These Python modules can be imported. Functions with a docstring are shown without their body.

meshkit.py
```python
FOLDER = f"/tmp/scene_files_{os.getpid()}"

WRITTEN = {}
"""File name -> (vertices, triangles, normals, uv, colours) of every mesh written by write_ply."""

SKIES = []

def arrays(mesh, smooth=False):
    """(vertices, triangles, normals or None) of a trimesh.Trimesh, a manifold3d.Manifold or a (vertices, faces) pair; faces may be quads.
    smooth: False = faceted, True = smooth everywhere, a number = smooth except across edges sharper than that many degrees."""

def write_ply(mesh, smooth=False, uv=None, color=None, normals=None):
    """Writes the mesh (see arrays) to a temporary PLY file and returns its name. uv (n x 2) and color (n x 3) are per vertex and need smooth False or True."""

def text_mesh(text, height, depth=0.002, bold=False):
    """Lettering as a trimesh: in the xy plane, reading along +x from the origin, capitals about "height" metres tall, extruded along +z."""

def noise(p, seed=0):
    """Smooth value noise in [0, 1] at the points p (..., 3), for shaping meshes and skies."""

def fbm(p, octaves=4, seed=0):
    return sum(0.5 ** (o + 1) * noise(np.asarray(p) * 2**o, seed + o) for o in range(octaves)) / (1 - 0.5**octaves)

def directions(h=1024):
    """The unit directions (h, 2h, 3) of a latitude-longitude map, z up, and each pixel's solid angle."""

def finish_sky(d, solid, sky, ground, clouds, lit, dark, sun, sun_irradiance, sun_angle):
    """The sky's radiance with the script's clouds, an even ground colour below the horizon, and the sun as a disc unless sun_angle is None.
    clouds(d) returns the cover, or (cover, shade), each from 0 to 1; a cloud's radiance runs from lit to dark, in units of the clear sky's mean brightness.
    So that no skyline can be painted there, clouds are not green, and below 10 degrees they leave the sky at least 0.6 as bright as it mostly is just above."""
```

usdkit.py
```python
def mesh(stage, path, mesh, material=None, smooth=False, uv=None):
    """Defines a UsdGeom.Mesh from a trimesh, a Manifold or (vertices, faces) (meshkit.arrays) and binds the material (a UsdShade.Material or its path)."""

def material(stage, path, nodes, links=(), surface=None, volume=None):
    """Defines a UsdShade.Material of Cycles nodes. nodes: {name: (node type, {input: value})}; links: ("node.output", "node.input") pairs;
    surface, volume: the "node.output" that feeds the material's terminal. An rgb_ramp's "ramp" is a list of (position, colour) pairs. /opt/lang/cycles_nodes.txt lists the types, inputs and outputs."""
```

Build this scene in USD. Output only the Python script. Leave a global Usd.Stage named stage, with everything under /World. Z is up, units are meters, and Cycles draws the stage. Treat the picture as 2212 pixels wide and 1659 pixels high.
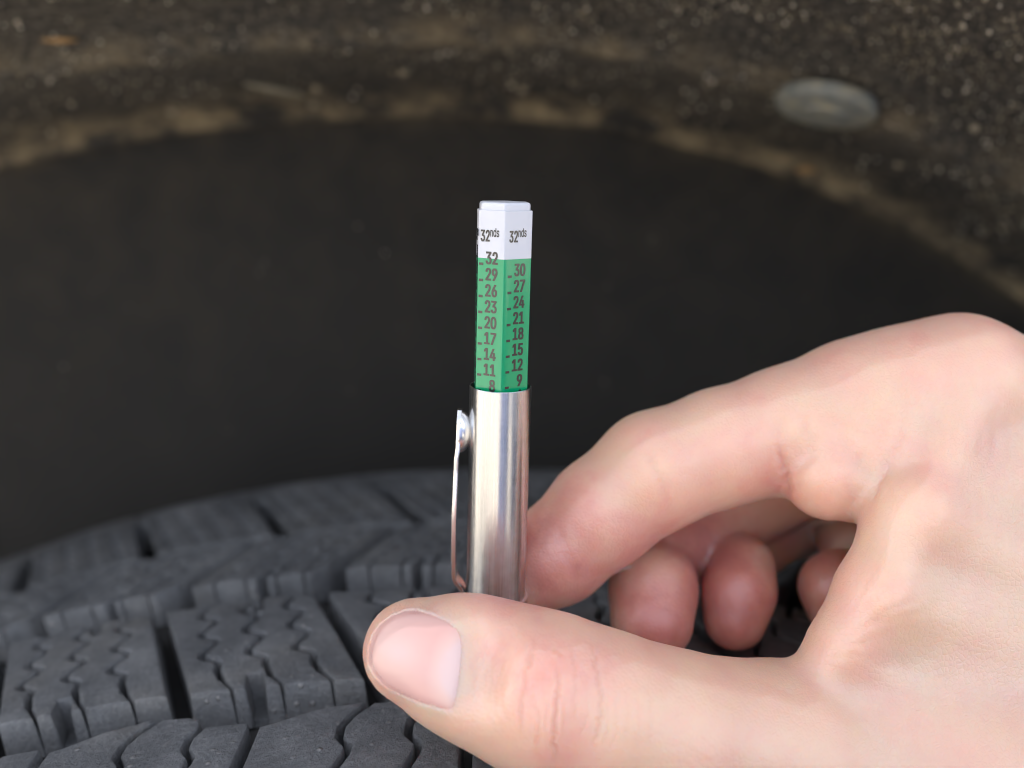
import math, numpy as np, trimesh, usdkit, meshkit
import manifold3d as m3
import mapbox_earcut
from shapely.geometry import Polygon, LineString, box
from shapely.ops import unary_union
from shapely import affinity
from scipy.spatial import cKDTree
from pxr import Usd, UsdGeom, UsdLux, UsdShade, Gf, Sdf, Vt

stage = Usd.Stage.CreateInMemory()
UsdGeom.SetStageUpAxis(stage, UsdGeom.Tokens.z)
UsdGeom.SetStageMetersPerUnit(stage, 1.0)
UsdGeom.Xform.Define(stage, '/World')
UsdGeom.Scope.Define(stage, '/World/Looks')
rng = np.random.default_rng(7)
MM = 0.001

# ------------------------------------------------------------ camera
HFOV = math.radians(55.0)
PITCH = math.radians(13.0)
CAM = np.array([0.0, -0.143, 0.085])
cam = UsdGeom.Camera.Define(stage, '/World/camera')
cam.CreateHorizontalApertureAttr(36.0)
cam.CreateFocalLengthAttr(18.0 / math.tan(HFOV / 2))
cam.CreateFStopAttr(9.6)
cam.CreateFocusDistanceAttr(0.1455)
cam.CreateClippingRangeAttr(Gf.Vec2f(0.01, 500.0))
cam.CreateExposureAttr(2.28)
cam.AddTranslateOp().Set(Gf.Vec3d(*CAM))
cam.AddRotateXOp().Set(90.0 - math.degrees(PITCH))

# ------------------------------------------------------------ sky and sun (the sun stands behind the car: hand and tyre are in open shade)
SUN_EL, SUN_AZ = math.radians(30.0), math.radians(-35.0)      # azimuth measured from +y towards +x
sd = np.array([math.sin(SUN_AZ) * math.cos(SUN_EL), math.cos(SUN_AZ) * math.cos(SUN_EL), math.sin(SUN_EL)])
SKY_STRENGTH = 0.15
sun = UsdLux.DistantLight.Define(stage, '/World/sun')
sun.CreateNormalizeAttr(True)
sun.CreateIntensityAttr(0.9)
sun.CreateAngleAttr(0.6)
sun.CreateColorAttr(Gf.Vec3f(1.0, 0.93, 0.82))
sun.AddRotateZOp().Set(-math.degrees(SUN_AZ))
sun.AddRotateXOp().Set(-(90.0 - math.degrees(SUN_EL)))
sky = UsdLux.DomeLight.Define(stage, '/World/sky')
sky_mat = usdkit.material(stage, '/World/Looks/sky_air', {
    'tex': ('sky_texture', {'sky_type': 'single_scattering', 'sun_disc': False, 'sun_elevation': SUN_EL, 'sun_rotation': SUN_AZ, 'air_density': 0.8, 'aerosol_density': 4.0}),
    'hz': ('hsv', {'saturation': 0.4}),
    'bg': ('background_shader', {'strength': SKY_STRENGTH})}, [('tex.color', 'hz.color'), ('hz.color', 'bg.color')], surface='bg.background')
UsdShade.MaterialBindingAPI.Apply(sky.GetPrim()).Bind(sky_mat)
sky.GetPrim().SetCustomDataByKey('kind', 'structure')


# ------------------------------------------------------------ helpers
def tag(p, label=None, cat=None, group=None, kind=None):
    p = p.GetPrim() if hasattr(p, 'GetPrim') else p
    for k, v in (('label', label), ('category', cat), ('group', group), ('kind', kind)):
        if v:
            p.SetCustomDataByKey(k, v)
    return p


taken = {}


def path_of(name, parent='/World'):
    key = parent + '/' + name
    n = taken.get(key, 0)
    taken[key] = n + 1
    return key if n == 0 else '%s_%03d' % (key, n)


def thing(name, loc=(0, 0, 0)):
    p = path_of(name)
    x = UsdGeom.Xform.Define(stage, p)
    x.AddTranslateOp().Set(Gf.Vec3d(*map(float, loc)))
    return x


def obj(name, mesh, mat, parent='/World', smooth=30):
    return usdkit.mesh(stage, path_of(name, str(parent)), mesh, mat, smooth=smooth)


def mesh_prop(m, name, values):
    UsdGeom.PrimvarsAPI(m).CreatePrimvar(name, Sdf.ValueTypeNames.FloatArray, 'vertex').Set(Vt.FloatArray.FromNumpy(np.asarray(values, np.float32)))


FW = np.array([0, math.cos(PITCH), -math.sin(PITCH)])
RT = np.array([1.0, 0, 0])
UP = np.cross(RT, FW)
FPX = 1106.0 / math.tan(HFOV / 2)


def at(px, py, d):
    """The point seen at (px, py) of a 2212 x 1659 frame at depth d (mm), in mm."""
    return CAM * 1000 + d * (FW + RT * (px - 1106.0) / FPX - UP * (py - 829.5) / FPX)


def spx(p):
    q = np.asarray(p, float) - CAM * 1000
    z = q @ FW
    return np.stack([1106 + FPX * (q @ RT) / z, 829.5 - FPX * (q @ UP) / z, z], -1)


# ------------------------------------------------------------ materials
def mat(name, nodes, links, surface='p.BSDF'):
    return usdkit.material(stage, '/World/Looks/' + name, nodes, links, surface=surface)


rubber = mat('rubber', {
    'pos': ('geometry', {}),
    'n1': ('noise_texture', {'scale': 70.0, 'detail': 7.0, 'roughness': 0.7}),
    'n2': ('noise_texture', {'scale': 1100.0, 'detail': 5.0, 'roughness': 0.75}),
    'nm': ('mix_float', {'fac': 0.42}),
    'r1': ('rgb_ramp', {'ramp': [(0.32, (0.062, 0.063, 0.066)), (0.5, (0.138, 0.139, 0.143)), (0.66, (0.25, 0.248, 0.247))]}),
    'v': ('voronoi_texture', {'scale': 430.0, 'randomness': 1.0}),
    'vr': ('rgb_ramp', {'ramp': [(0.0, (1, 1, 1)), (0.14, (0.7, 0.7, 0.7)), (0.24, (0, 0, 0)), (1.0, (0, 0, 0))]}),
    'n3': ('noise_texture', {'scale': 210.0, 'detail': 3.0}),
    'n3r': ('rgb_ramp', {'ramp': [(0.50, (0, 0, 0)), (0.64, (0.9, 0.9, 0.9))]}),
    'mul': ('math', {'math_type': 'multiply'}),
    'mx': ('mix_color', {'b': (0.36, 0.34, 0.32)}),
    'n5': ('noise_texture', {'scale': 38.0, 'detail': 6.0, 'roughness': 0.65}),
    'n5r': ('rgb_ramp', {'ramp': [(0.5, (0, 0, 0)), (0.75, (0.3, 0.3, 0.3))]}),
    'md': ('mix_color', {'b': (0.215, 0.185, 0.14)}),
    'hs': ('math', {'math_type': 'multiply_add', 'value2': 0.9}),
    'b': ('bump', {'strength': 1.0, 'distance': 0.0009}),
    'p': ('principled_bsdf', {'roughness': 0.58, 'specular_ior_level': 0.5})},
    [('pos.position', x + '.vector') for x in ('n1', 'n2', 'v', 'n3')] +
    [('n1.fac', 'nm.a'), ('n2.fac', 'nm.b'), ('nm.result', 'r1.fac'), ('v.distance', 'vr.fac'), ('n3.fac', 'n3r.fac'), ('vr.color', 'mul.value1'), ('n3r.color', 'mul.value2'),
     ('mul.value', 'mx.fac'), ('r1.color', 'md.a'), ('pos.position', 'n5.vector'), ('n5.fac', 'n5r.fac'), ('n5r.color', 'md.fac'), ('md.result', 'mx.a'), ('mx.result', 'p.base_color'),
     ('mul.value', 'hs.value1'), ('n2.fac', 'hs.value3'), ('hs.value', 'b.height'), ('b.normal', 'p.normal')])

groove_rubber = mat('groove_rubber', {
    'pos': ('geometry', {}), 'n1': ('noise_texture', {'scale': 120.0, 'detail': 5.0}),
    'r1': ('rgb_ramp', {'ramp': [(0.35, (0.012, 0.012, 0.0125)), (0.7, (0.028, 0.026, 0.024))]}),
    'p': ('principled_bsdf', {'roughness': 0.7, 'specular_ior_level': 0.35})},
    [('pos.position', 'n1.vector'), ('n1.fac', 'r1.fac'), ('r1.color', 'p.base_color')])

felt = mat('liner_felt', {
    'pos': ('geometry', {}),
    'n1': ('noise_texture', {'scale': 14.0, 'detail': 4.0, 'roughness': 0.6}),
    'n2': ('noise_texture', {'scale': 420.0, 'detail': 5.0, 'roughness': 0.75}),
    'rr': ('attribute', {'attribute': 'dust'}),
    'ra': ('rgb_ramp', {'ramp': [(0.32, (0.012, 0.0115, 0.011)), (0.48, (0.036, 0.033, 0.029)), (0.58, (0.10, 0.088, 0.07)), (0.7, (0.24, 0.21, 0.165))]}),
    'rb': ('rgb_ramp', {'ramp': [(0.3, (0.0165, 0.015, 0.0135)), (0.7, (0.0215, 0.0195, 0.017))]}),
    'speck': ('attribute', {'attribute': 'coarse'}),
    'm1': ('mix_color', {}),
    'm2': ('mix_color', {'b': (0.33, 0.255, 0.148)}),
    'dm': ('math', {'math_type': 'multiply'}),
    'n4': ('noise_texture', {'scale': 45.0, 'detail': 6.0, 'roughness': 0.7}),
    'n4r': ('rgb_ramp', {'ramp': [(0.42, (0, 0, 0)), (0.66, (1, 1, 1))]}),
    'b': ('bump', {'strength': 0.9, 'distance': 0.0012}),
    'p': ('principled_bsdf', {'roughness': 0.85, 'specular_ior_level': 0.3, 'sheen_weight': 0.05})},
    [('pos.position', x + '.vector') for x in ('n1', 'n2', 'n4')] +
    [('n2.fac', 'ra.fac'), ('n1.fac', 'rb.fac'), ('speck.fac', 'm1.fac'), ('rb.color', 'm1.a'), ('ra.color', 'm1.b'),
     ('n4.fac', 'n4r.fac'), ('n4r.color', 'dm.value1'), ('rr.fac', 'dm.value2'), ('dm.value', 'm2.fac'), ('m1.result', 'm2.a'),
     ('m2.result', 'p.base_color'), ('n2.fac', 'b.height'), ('b.normal', 'p.normal')])

grit_mat = mat('dry_dust', {'o': ('object_info', {}), 'r': ('rgb_ramp', {'ramp': [(0.0, (0.10, 0.08, 0.05)), (0.5, (0.22, 0.18, 0.12)), (0.8, (0.42, 0.36, 0.27)), (1.0, (0.7, 0.64, 0.54))]}),
                            'p': ('principled_bsdf', {'roughness': 0.5})}, [('o.random', 'r.fac'), ('r.color', 'p.base_color')])
mud_mat = mat('dry_mud', {'pos': ('geometry', {}), 'n': ('noise_texture', {'scale': 300.0, 'detail': 4.0}),
                          'r': ('rgb_ramp', {'ramp': [(0.3, (0.17, 0.135, 0.09)), (0.7, (0.31, 0.265, 0.19))]}),
                          'p': ('principled_bsdf', {'roughness': 0.8})}, [('pos.position', 'n.vector'), ('n.fac', 'r.fac'), ('r.color', 'p.base_color')])
rust_mat = mat('orange_mud', {'p': ('principled_bsdf', {'roughness': 0.8, 'base_color': (0.34, 0.20, 0.08)})}, [])
straw_mat = mat('dry_straw', {'p': ('principled_bsdf', {'roughness': 0.6, 'base_color': (0.30, 0.26, 0.18)})}, [])
plug_mat = mat('grey_plug', {'pos': ('geometry', {}), 'n': ('noise_texture', {'scale': 160.0, 'detail': 5.0}),
                             'r': ('rgb_ramp', {'ramp': [(0.35, (0.15, 0.16, 0.155)), (0.5, (0.22, 0.225, 0.20)), (0.7, (0.36, 0.32, 0.22))]}),
                             'p': ('principled_bsdf', {'roughness': 0.55})}, [('pos.position', 'n.vector'), ('n.fac', 'r.fac'), ('r.color', 'p.base_color')])

steel = mat('brushed_steel', {
    'tc': ('texture_coordinate', {}), 'mp': ('mapping', {'scale': (2600.0, 2600.0, 60.0)}),
    'n': ('noise_texture', {'scale': 1.0, 'detail': 3.0}),
    'r': ('map_range', {'from_min': 0.3, 'from_max': 0.7, 'to_min': 0.23, 'to_max': 0.3}),
    'n2': ('noise_texture', {'scale': 220.0, 'detail': 4.0, 'roughness': 0.6}),
    'r2': ('map_range', {'from_min': 0.4, 'from_max': 0.7, 'to_min': -0.01, 'to_max': 0.03}),
    'ra': ('math', {'math_type': 'add'}),
    'tg': ('tangent', {'direction_type': 'radial', 'axis': 'z'}),
    'b': ('bump', {'strength': 0.02, 'distance': 0.0001}),
    'p': ('principled_bsdf', {'metallic': 1.0, 'base_color': (0.54, 0.53, 0.52), 'anisotropic': 0.5, 'anisotropic_rotation': 0.25})},
    [('tc.object', 'mp.vector'), ('mp.vector', 'n.vector'), ('n.fac', 'r.value'), ('tc.object', 'n2.vector'), ('n2.fac', 'r2.value'), ('r.result', 'ra.value1'), ('r2.result', 'ra.value2'), ('ra.value', 'p.roughness'), ('tg.tangent', 'p.tangent'),
     ('n.fac', 'b.height'), ('b.normal', 'p.normal')])
chrome = mat('bright_chrome', {'p': ('principled_bsdf', {'metallic': 1.0, 'base_color': (0.9, 0.9, 0.9), 'roughness': 0.2})}, [])
white_plastic = mat('white_plastic', {'p': ('principled_bsdf', {'base_color': (0.5, 0.5, 0.53), 'roughness': 0.32})}, [])
green_plastic = mat('green_label', {'p': ('principled_bsdf', {'base_color': (0.0, 0.215, 0.085), 'roughness': 0.2, 'coat_weight': 0.4, 'coat_roughness': 0.12, 'specular_ior_level': 0.55})}, [])
ink = mat('black_ink', {'p': ('principled_bsdf', {'base_color': (0.012, 0.012, 0.012), 'roughness': 0.2, 'coat_weight': 0.4, 'coat_roughness': 0.12, 'specular_ior_level': 0.55})}, [])
concrete = mat('driveway_concrete', {
    'pos': ('geometry', {}), 'n': ('noise_texture', {'scale': 3.0, 'detail': 8.0, 'roughness': 0.65}),
    'r': ('rgb_ramp', {'ramp': [(0.3, (0.26, 0.235, 0.20)), (0.7, (0.37, 0.335, 0.285))]}),
    'p': ('principled_bsdf', {'roughness': 0.9})}, [('pos.position', 'n.vector'), ('n.fac', 'r.fac'), ('r.color', 'p.base_color')])

cloth = mat('blue_cloth', {'p': ('principled_bsdf', {'base_color': (0.04, 0.055, 0.11), 'roughness': 0.9})}, [])
paint = mat('car_paint', {'p': ('principled_bsdf', {'base_color': (0.03, 0.035, 0.045), 'roughness': 0.3, 'coat_weight': 0.6})}, [])

skin = mat('skin', {
    'pos': ('geometry', {}),
    'fl': ('attribute', {'attribute': 'flush'}),
    'cr': ('attribute', {'attribute': 'crease'}),
    'n1': ('noise_texture', {'scale': 90.0, 'detail': 5.0, 'roughness': 0.6}),
    'n1r': ('map_range', {'from_min': 0.3, 'from_max': 0.7, 'to_min': -0.3, 'to_max': 0.3}),
    'ad': ('math', {'math_type': 'add', 'use_clamp': True}),
    'ramp': ('rgb_ramp', {'ramp': [(0.0, (0.64, 0.42, 0.29)), (0.4, (0.635, 0.365, 0.27)), (0.75, (0.60, 0.27, 0.21)), (1.0, (0.50, 0.19, 0.155))]}),
    'mc': ('mix_color', {'b': (0.40, 0.19, 0.10)}),
    'n2': ('noise_texture', {'scale': 500.0, 'detail': 3.0}),
    'vo': ('voronoi_texture', {'scale': 1300.0, 'feature': 'distance_to_edge'}),
    'vc': ('math', {'math_type': 'minimum', 'value2': 0.2}),
    'hh': ('math', {'math_type': 'multiply_add', 'value2': 2.2}),
    'b': ('bump', {'strength': 0.32, 'distance': 0.0002}),
    'p': ('principled_bsdf', {'subsurface_method': 'random_walk', 'subsurface_weight': 1.0, 'subsurface_scale': 0.0010, 'subsurface_radius': (1.0, 0.38, 0.2),
                              'roughness': 0.42, 'specular_ior_level': 0.5})},
    [('pos.position', x + '.vector') for x in ('n1', 'n2', 'vo')] +
    [('n1.fac', 'n1r.value'), ('n1r.result', 'ad.value1'), ('fl.fac', 'ad.value2'), ('ad.value', 'ramp.fac'),
     ('ramp.color', 'mc.a'), ('cr.fac', 'mc.fac'), ('mc.result', 'p.base_color'),
     ('vo.distance', 'vc.value1'), ('vc.value', 'hh.value1'), ('n2.fac', 'hh.value3'), ('hh.value', 'b.height'), ('b.normal', 'p.normal')])

nail_mat = mat('nail', {
    'fl': ('attribute', {'attribute': 'lunula'}),
    'ramp': ('rgb_ramp', {'ramp': [(0.0, (0.58, 0.31, 0.265)), (0.5, (0.62, 0.40, 0.345)), (0.9, (0.60, 0.46, 0.45)), (1.0, (0.61, 0.48, 0.48))]}),
    'p': ('principled_bsdf', {'roughness': 0.27, 'specular_ior_level': 0.55})},
    [('fl.fac', 'ramp.fac'), ('ramp.color', 'p.base_color')])

# ------------------------------------------------------------ ground far below the wheel
RT_ = 390.0                     # tyre radius, mm
X0 = -4.0                       # the tyre's highest point, mm
gz = -(2 * RT_ + 2) * MM
g = obj('driveway', (np.array([[-40, -40, gz], [40, -40, gz], [40, 40, gz], [-40, 40, gz]]), np.array([[0, 1, 2], [0, 2, 3]])), concrete, smooth=False)
tag(g, kind='structure')


# ------------------------------------------------------------ wheel arch liner
def liner():
    root = thing('wheel_arch_liner')
    tag(root, 'dark felt wheel arch liner with dusty brown ridges curving over the tyre', 'arch liner')
    # profile: radius of the arch against depth y, in mm
    cx, cz, R0 = -22.0, -318.0, 420.0
    prof = [(205, R0 - 4.0, 0.55), (203, R0 + 0.5, 0.95), (199, R0 + 2.5, 0.8), (190, R0 + 5, 0.35), (178, R0 + 7, 0.12), (160, R0 + 10, 0.10), (146, R0 + 12, 0.12),
            (139, R0 + 13, 0.55), (133, R0 + 17.0, 0.55), (128, R0 + 19.0, 0.15), (110, R0 + 24, 0.05), (80, R0 + 31, 0.05), (52, R0 + 37, 0.05), (46, R0 + 39, 0.05), (42, R0 + 44, 0.0), (44, R0 + 52, 0.0)]
    pr = np.array(prof, float)
    t = np.linspace(0, 1, len(pr))
    tt = np.linspace(0, 1, 150)
    pr = np.stack([np.interp(tt, t, pr[:, k]) for k in range(3)], 1)
    th = np.radians(np.linspace(-115, 115, 520))
    A, B = np.meshgrid(th, np.arange(len(pr)), indexing='ij')
    y = pr[B, 0]
    r = pr[B, 1]
    # the arch flares a little to the left
    x = cx + r * np.sin(A) * np.where(A < 0, 1.32, 0.92)
    z = cz + r * np.cos(A)
    P = np.stack([x, y, z], -1)
    P[..., 2] += 2.5 * (meshkit.fbm(P / 30.0, 3, 5) - 0.5) + 1.2 * (meshkit.fbm(P / 7.0, 2, 9) - 0.5)
    n, m = A.shape
    idx = np.arange(n * m).reshape(n, m)
    f = np.stack([idx[:-1, :-1], idx[:-1, 1:], idx[1:, 1:], idx[1:, :-1]], -1).reshape(-1, 4)
    mm = obj('arch_panel', (P.reshape(-1, 3) * MM, f), felt, root.GetPath(), smooth=True)
    mesh_prop(mm, 'dust', pr[B, 2].ravel())
    mesh_prop(mm, 'coarse', np.clip((195 - y) / 50.0, 0.15, 1.0).ravel())
    # the inner wall closing the arch
    rad = np.linspace(0, 1, 90)
    A, Rr = np.meshgrid(th, rad, indexing='ij')
    edge = np.stack([cx + pr[0, 1] * np.sin(th) * np.where(th < 0, 1.32, 0.92), cz + pr[0, 1] * np.cos(th)], -1)
    c = np.array([cx, cz - 40])
    xz = c + (edge[:, None] - c) * (0.15 + 0.89 * rad)[None, :, None]
    P = np.stack([xz[..., 0], 205 + 26 * (1 - Rr ** 6) + 3.0 * (meshkit.fbm(np.stack([xz[..., 0], xz[..., 1], 0 * Rr], -1) / 40, 3, 2) - .5) * (1 - Rr ** 8), xz[..., 1]], -1)
    n, m = A.shape
    idx = np.arange(n * m).reshape(n, m)
    f = np.stack([idx[:-1, :-1], idx[1:, :-1], idx[1:, 1:], idx[:-1, 1:]], -1).reshape(-1, 4)
    mm = obj('inner_wall', (P.reshape(-1, 3) * MM, f), felt, root.GetPath(), smooth=True)
    mesh_prop(mm, 'dust', (np.clip((Rr - 0.95) / 0.03, 0, 1) * 0.6 + 0.05 * np.clip((Rr - 0.62) / 0.33, 0, 1)).ravel())
    mesh_prop(mm, 'coarse', np.full(n * m, 0.0))
    return root, (cx, cz, pr)


LN, (LCX, LCZ, LPR) = liner()


def on_liner(px, py):
    """Where the view ray through a pixel meets the arch panel, with the panel's inward normal (mm)."""
    d = at(px, py, 1.0) - CAM * 1000
    ts = np.linspace(90, 420, 3000)
    p = CAM * 1000 + ts[:, None] * d
    o = np.argsort(LPR[:, 0])
    R = np.interp(p[:, 1], LPR[o, 0], LPR[o, 1])
    dx = (p[:, 0] - LCX) / np.where(p[:, 0] < LCX, 1.32, 0.92)
    g = np.hypot(dx, p[:, 2] - LCZ) - R
    k = np.argmax((g > 0) | (p[:, 1] > 203))
    q = p[k]
    nn = np.array([LCX - q[0], 0, LCZ - q[2]])
    return q, nn / np.linalg.norm(nn)


def lump(p, sx, sy, sz, seed, sub=2):
    s = trimesh.creation.icosphere(sub, 1.0)
    v = s.vertices * (0.75 + 0.5 * meshkit.fbm(s.vertices * 1.3 + seed * 7.1, 2, seed))[:, None]
    return (v * [sx, sy, sz] + p) * MM, s.faces


# ------------------------------------------------------------ the car's side around the arch: it shades hand and tyre
def car_body():
    root = thing('car_body')
    tag(root, 'dark painted car body around the wheel arch, out of the sunlight', 'car')
    top = [(-930, -470), (-960, -250), (-920, -20), (-780, 70), (-300, 165), (450, 235), (700, 300), (1150, 690), (1500, 770), (2300, 760)]
    th = np.radians(np.linspace(-108, 108, 160))
    r = LPR[:, 1].max() - 2
    arch = np.stack([LCX + r * np.sin(th) * np.where(th < 0, 1.32, 0.92), LCZ + r * np.cos(th)], -1)
    side = Polygon(top + [(2300, -470)]).buffer(0).difference(Polygon(arch))
    side = max(getattr(side, 'geoms', [side]), key=lambda g: g.area)
    m = trimesh.creation.extrude_polygon(side, 14.0, engine='earcut')
    v = np.stack([m.vertices[:, 0], 58.0 - m.vertices[:, 2], m.vertices[:, 1]], -1)
    obj('side_panel', trimesh.Trimesh(v * MM, m.faces[:, ::-1]), paint, root.GetPath(), smooth=20)
    sheet = LineString(top).buffer(7.0, join_style=1)
    m = trimesh.creation.extrude_polygon(sheet, 1690.0, engine='earcut')
    v = np.stack([m.vertices[:, 0], 1750.0 - m.vertices[:, 2], m.vertices[:, 1]], -1)
    obj('roof_and_bonnet', trimesh.Trimesh(v * MM, m.faces[:, ::-1]), paint, root.GetPath(), smooth=20)


car_body()


# the round plastic plug that pins the liner
def plug():
    q, n = on_liner(1790, 213)
    prof = np.array([[0, 2.6], [4.0, 2.6], [4.4, 2.0], [8.6, 1.7], [9.6, 1.2], [10.0, 0.4], [9.8, -1.6], [0, -1.6]]) * [1.38, 1.1]
    m = trimesh.creation.revolve(prof, sections=48)
    m.apply_transform(trimesh.geometry.align_vectors([0, 0, 1], n * 0.97 + np.array([0.0, -0.24, 0.0])))
    m.vertices += q + n * 2.2 
    m.vertices *= MM
    o = obj('liner_plug', m, plug_mat, smooth=35)
    tag(o, 'round grey plastic plug pinned into the dark liner at upper right', 'plug')


plug()

crumbs = [(1130, 190, 1.5, 'pale mud crumb on the liner right above the gauge'), (683, 187, 1.4, 'pale mud crumb at the right end of the dry straw'),
          (676, 222, 1.3, 'mud crumb on the brown ridge just below the straw end'), (872, 152, 1.3, 'tan mud crumb on the liner between the straw and the gauge top'),
          (1942, 351, 1.4, 'pale mud crumb below and right of the grey plug'), (2107, 273, 1.3, 'bright mud crumb on the liner right of the grey plug'),
          (2125, 500, 1.4, 'pale mud crumb low at the right edge of the arch'), (370, 238, 1.5, 'broad pale mud crumb over the ridge left of the straw'),
          (1130, 480, 1.0, None)]
for i, (px, py, s, lab) in enumerate(crumbs[:-1]):
    q, n = on_liner(px, py)
    o = obj('mud_crumb', lump(q + n * 0.5, s, s * 0.9, s * 0.9, i + 3), mud_mat, smooth=True)
    tag(o, lab, 'mud crumb', 'mud crumbs on the liner')
for i, (px, py, sx, sz, lab) in enumerate([(130, 87, 4.6, 0.7, 'long orange mud smear on the liner at upper left'), (1745, 366, 4.0, 1.1, 'small orange mud smear on the ridge below the grey plug')]):
    q, n = on_liner(px, py)
    v, f = lump(np.zeros(3), sx, 1.2, sz, i + 30, 3)
    o = obj('mud_smear', (v + q * MM, f), rust_mat, smooth=True)
    tag(o, lab, 'mud smear', 'orange mud smears on the liner')
a, _ = on_liner(530, 163)
b, _ = on_liner(662, 190)
seg = np.linspace(0, 1, 9)[:, None]
pts = a + (b - a) * seg + np.array([0, -2.0, -2.5])
w = 0.8 * np.sin(np.pi * (0.08 + 0.9 * seg[:, 0])) + 0.15
tube_v, tube_f = [], []
for k, p in enumerate(pts):
    for j in range(8):
        an = j / 8 * 2 * math.pi
        tube_v.append(p + np.array([0, math.cos(an) * 0.4, math.sin(an)]) * w[k])
for k in range(len(pts) - 1):
    for j in range(8):
        tube_f.append([k * 8 + j, k * 8 + (j + 1) % 8, k * 8 + 8 + (j + 1) % 8, k * 8 + 8 + j])
o = obj('straw', (np.array(tube_v) * MM, np.array(tube_f)), straw_mat, smooth=True)
tag(o, 'short dry straw stuck to the liner at upper left', 'straw')

# loose grit caught in the felt
grain = trimesh.creation.icosphere(1, 1.0)
grain.vertices *= (0.8 + 0.4 * rng.random(len(grain.vertices)))[:, None]
grit = UsdGeom.PointInstancer.Define(stage, '/World/grit')
gp = usdkit.mesh(stage, '/World/grit/grain', grain, grit_mat, smooth=True)
N = 150000
th = np.radians(rng.uniform(-46, 52, N))
th = np.where(rng.random(N) < 0.25, np.radians(np.where(rng.random(N) < 0.4, rng.uniform(-34, -18, N), rng.uniform(24, 42, N))), th)
yy = rng.uniform(-55, 200, N)
o_ = np.argsort(LPR[:, 0])
keep = rng.random(N) < np.clip(1.15 - yy / 190.0, 0.12, 1)
clump = meshkit.fbm(np.stack([th * 40, yy / 10, 0 * yy], -1), 3, 4)
keep &= rng.random(N) < np.clip((clump - 0.3) * 3.0, 0.1, 1)
th, yy = th[keep], yy[keep]
rr = np.interp(yy, LPR[o_, 0], LPR[o_, 1]) - 0.6
gx = LCX + rr * np.sin(th) * np.where(th < 0, 1.32, 0.92)
GP = np.stack([gx, yy, LCZ + rr * np.cos(th)], -1) * MM
wq = np.stack([rng.uniform(-190, 190, 45), np.full(45, 203.0), rng.uniform(-20, 85, 45)], -1) * MM
GP = np.vstack([GP, wq])
sc = np.where(rng.random(len(GP)) < 0.03, 0.33 + 0.4 * rng.random(len(GP)), 0.15 + 0.30 * rng.random(len(GP)) ** 2.4) * MM
grit.CreatePrototypesRel().AddTarget('/World/grit/grain')
grit.CreatePositionsAttr(Vt.Vec3fArray.FromNumpy(GP.astype(np.float32)))
grit.CreateScalesAttr(Vt.Vec3fArray.FromNumpy(np.repeat(sc[:, None], 3, 1).astype(np.float32)))
grit.CreateProtoIndicesAttr(Vt.IntArray.FromNumpy(np.zeros(len(GP), np.int32)))
tag(grit, 'pale dusty grit caught in the felt of the liner', 'grit', kind='stuff')

# ------------------------------------------------------------ tyre
TH = 8.0
VC = 27.0                     # middle of the tread


def tread_r(v):
    s = np.abs(v - VC) / 99.0
    return RT_ - 2.0 * s ** 2.4


def to_tyre(p):
    """(u, v, h): arc length along the tread, depth, height above the groove floor (mm) -> world (m)."""
    a = p[:, 0] / RT_
    r = tread_r(p[:, 1]) - TH + p[:, 2]
    return np.stack([X0 + r * np.sin(a), p[:, 1], -RT_ + r * np.cos(a)], -1) * MM


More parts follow.
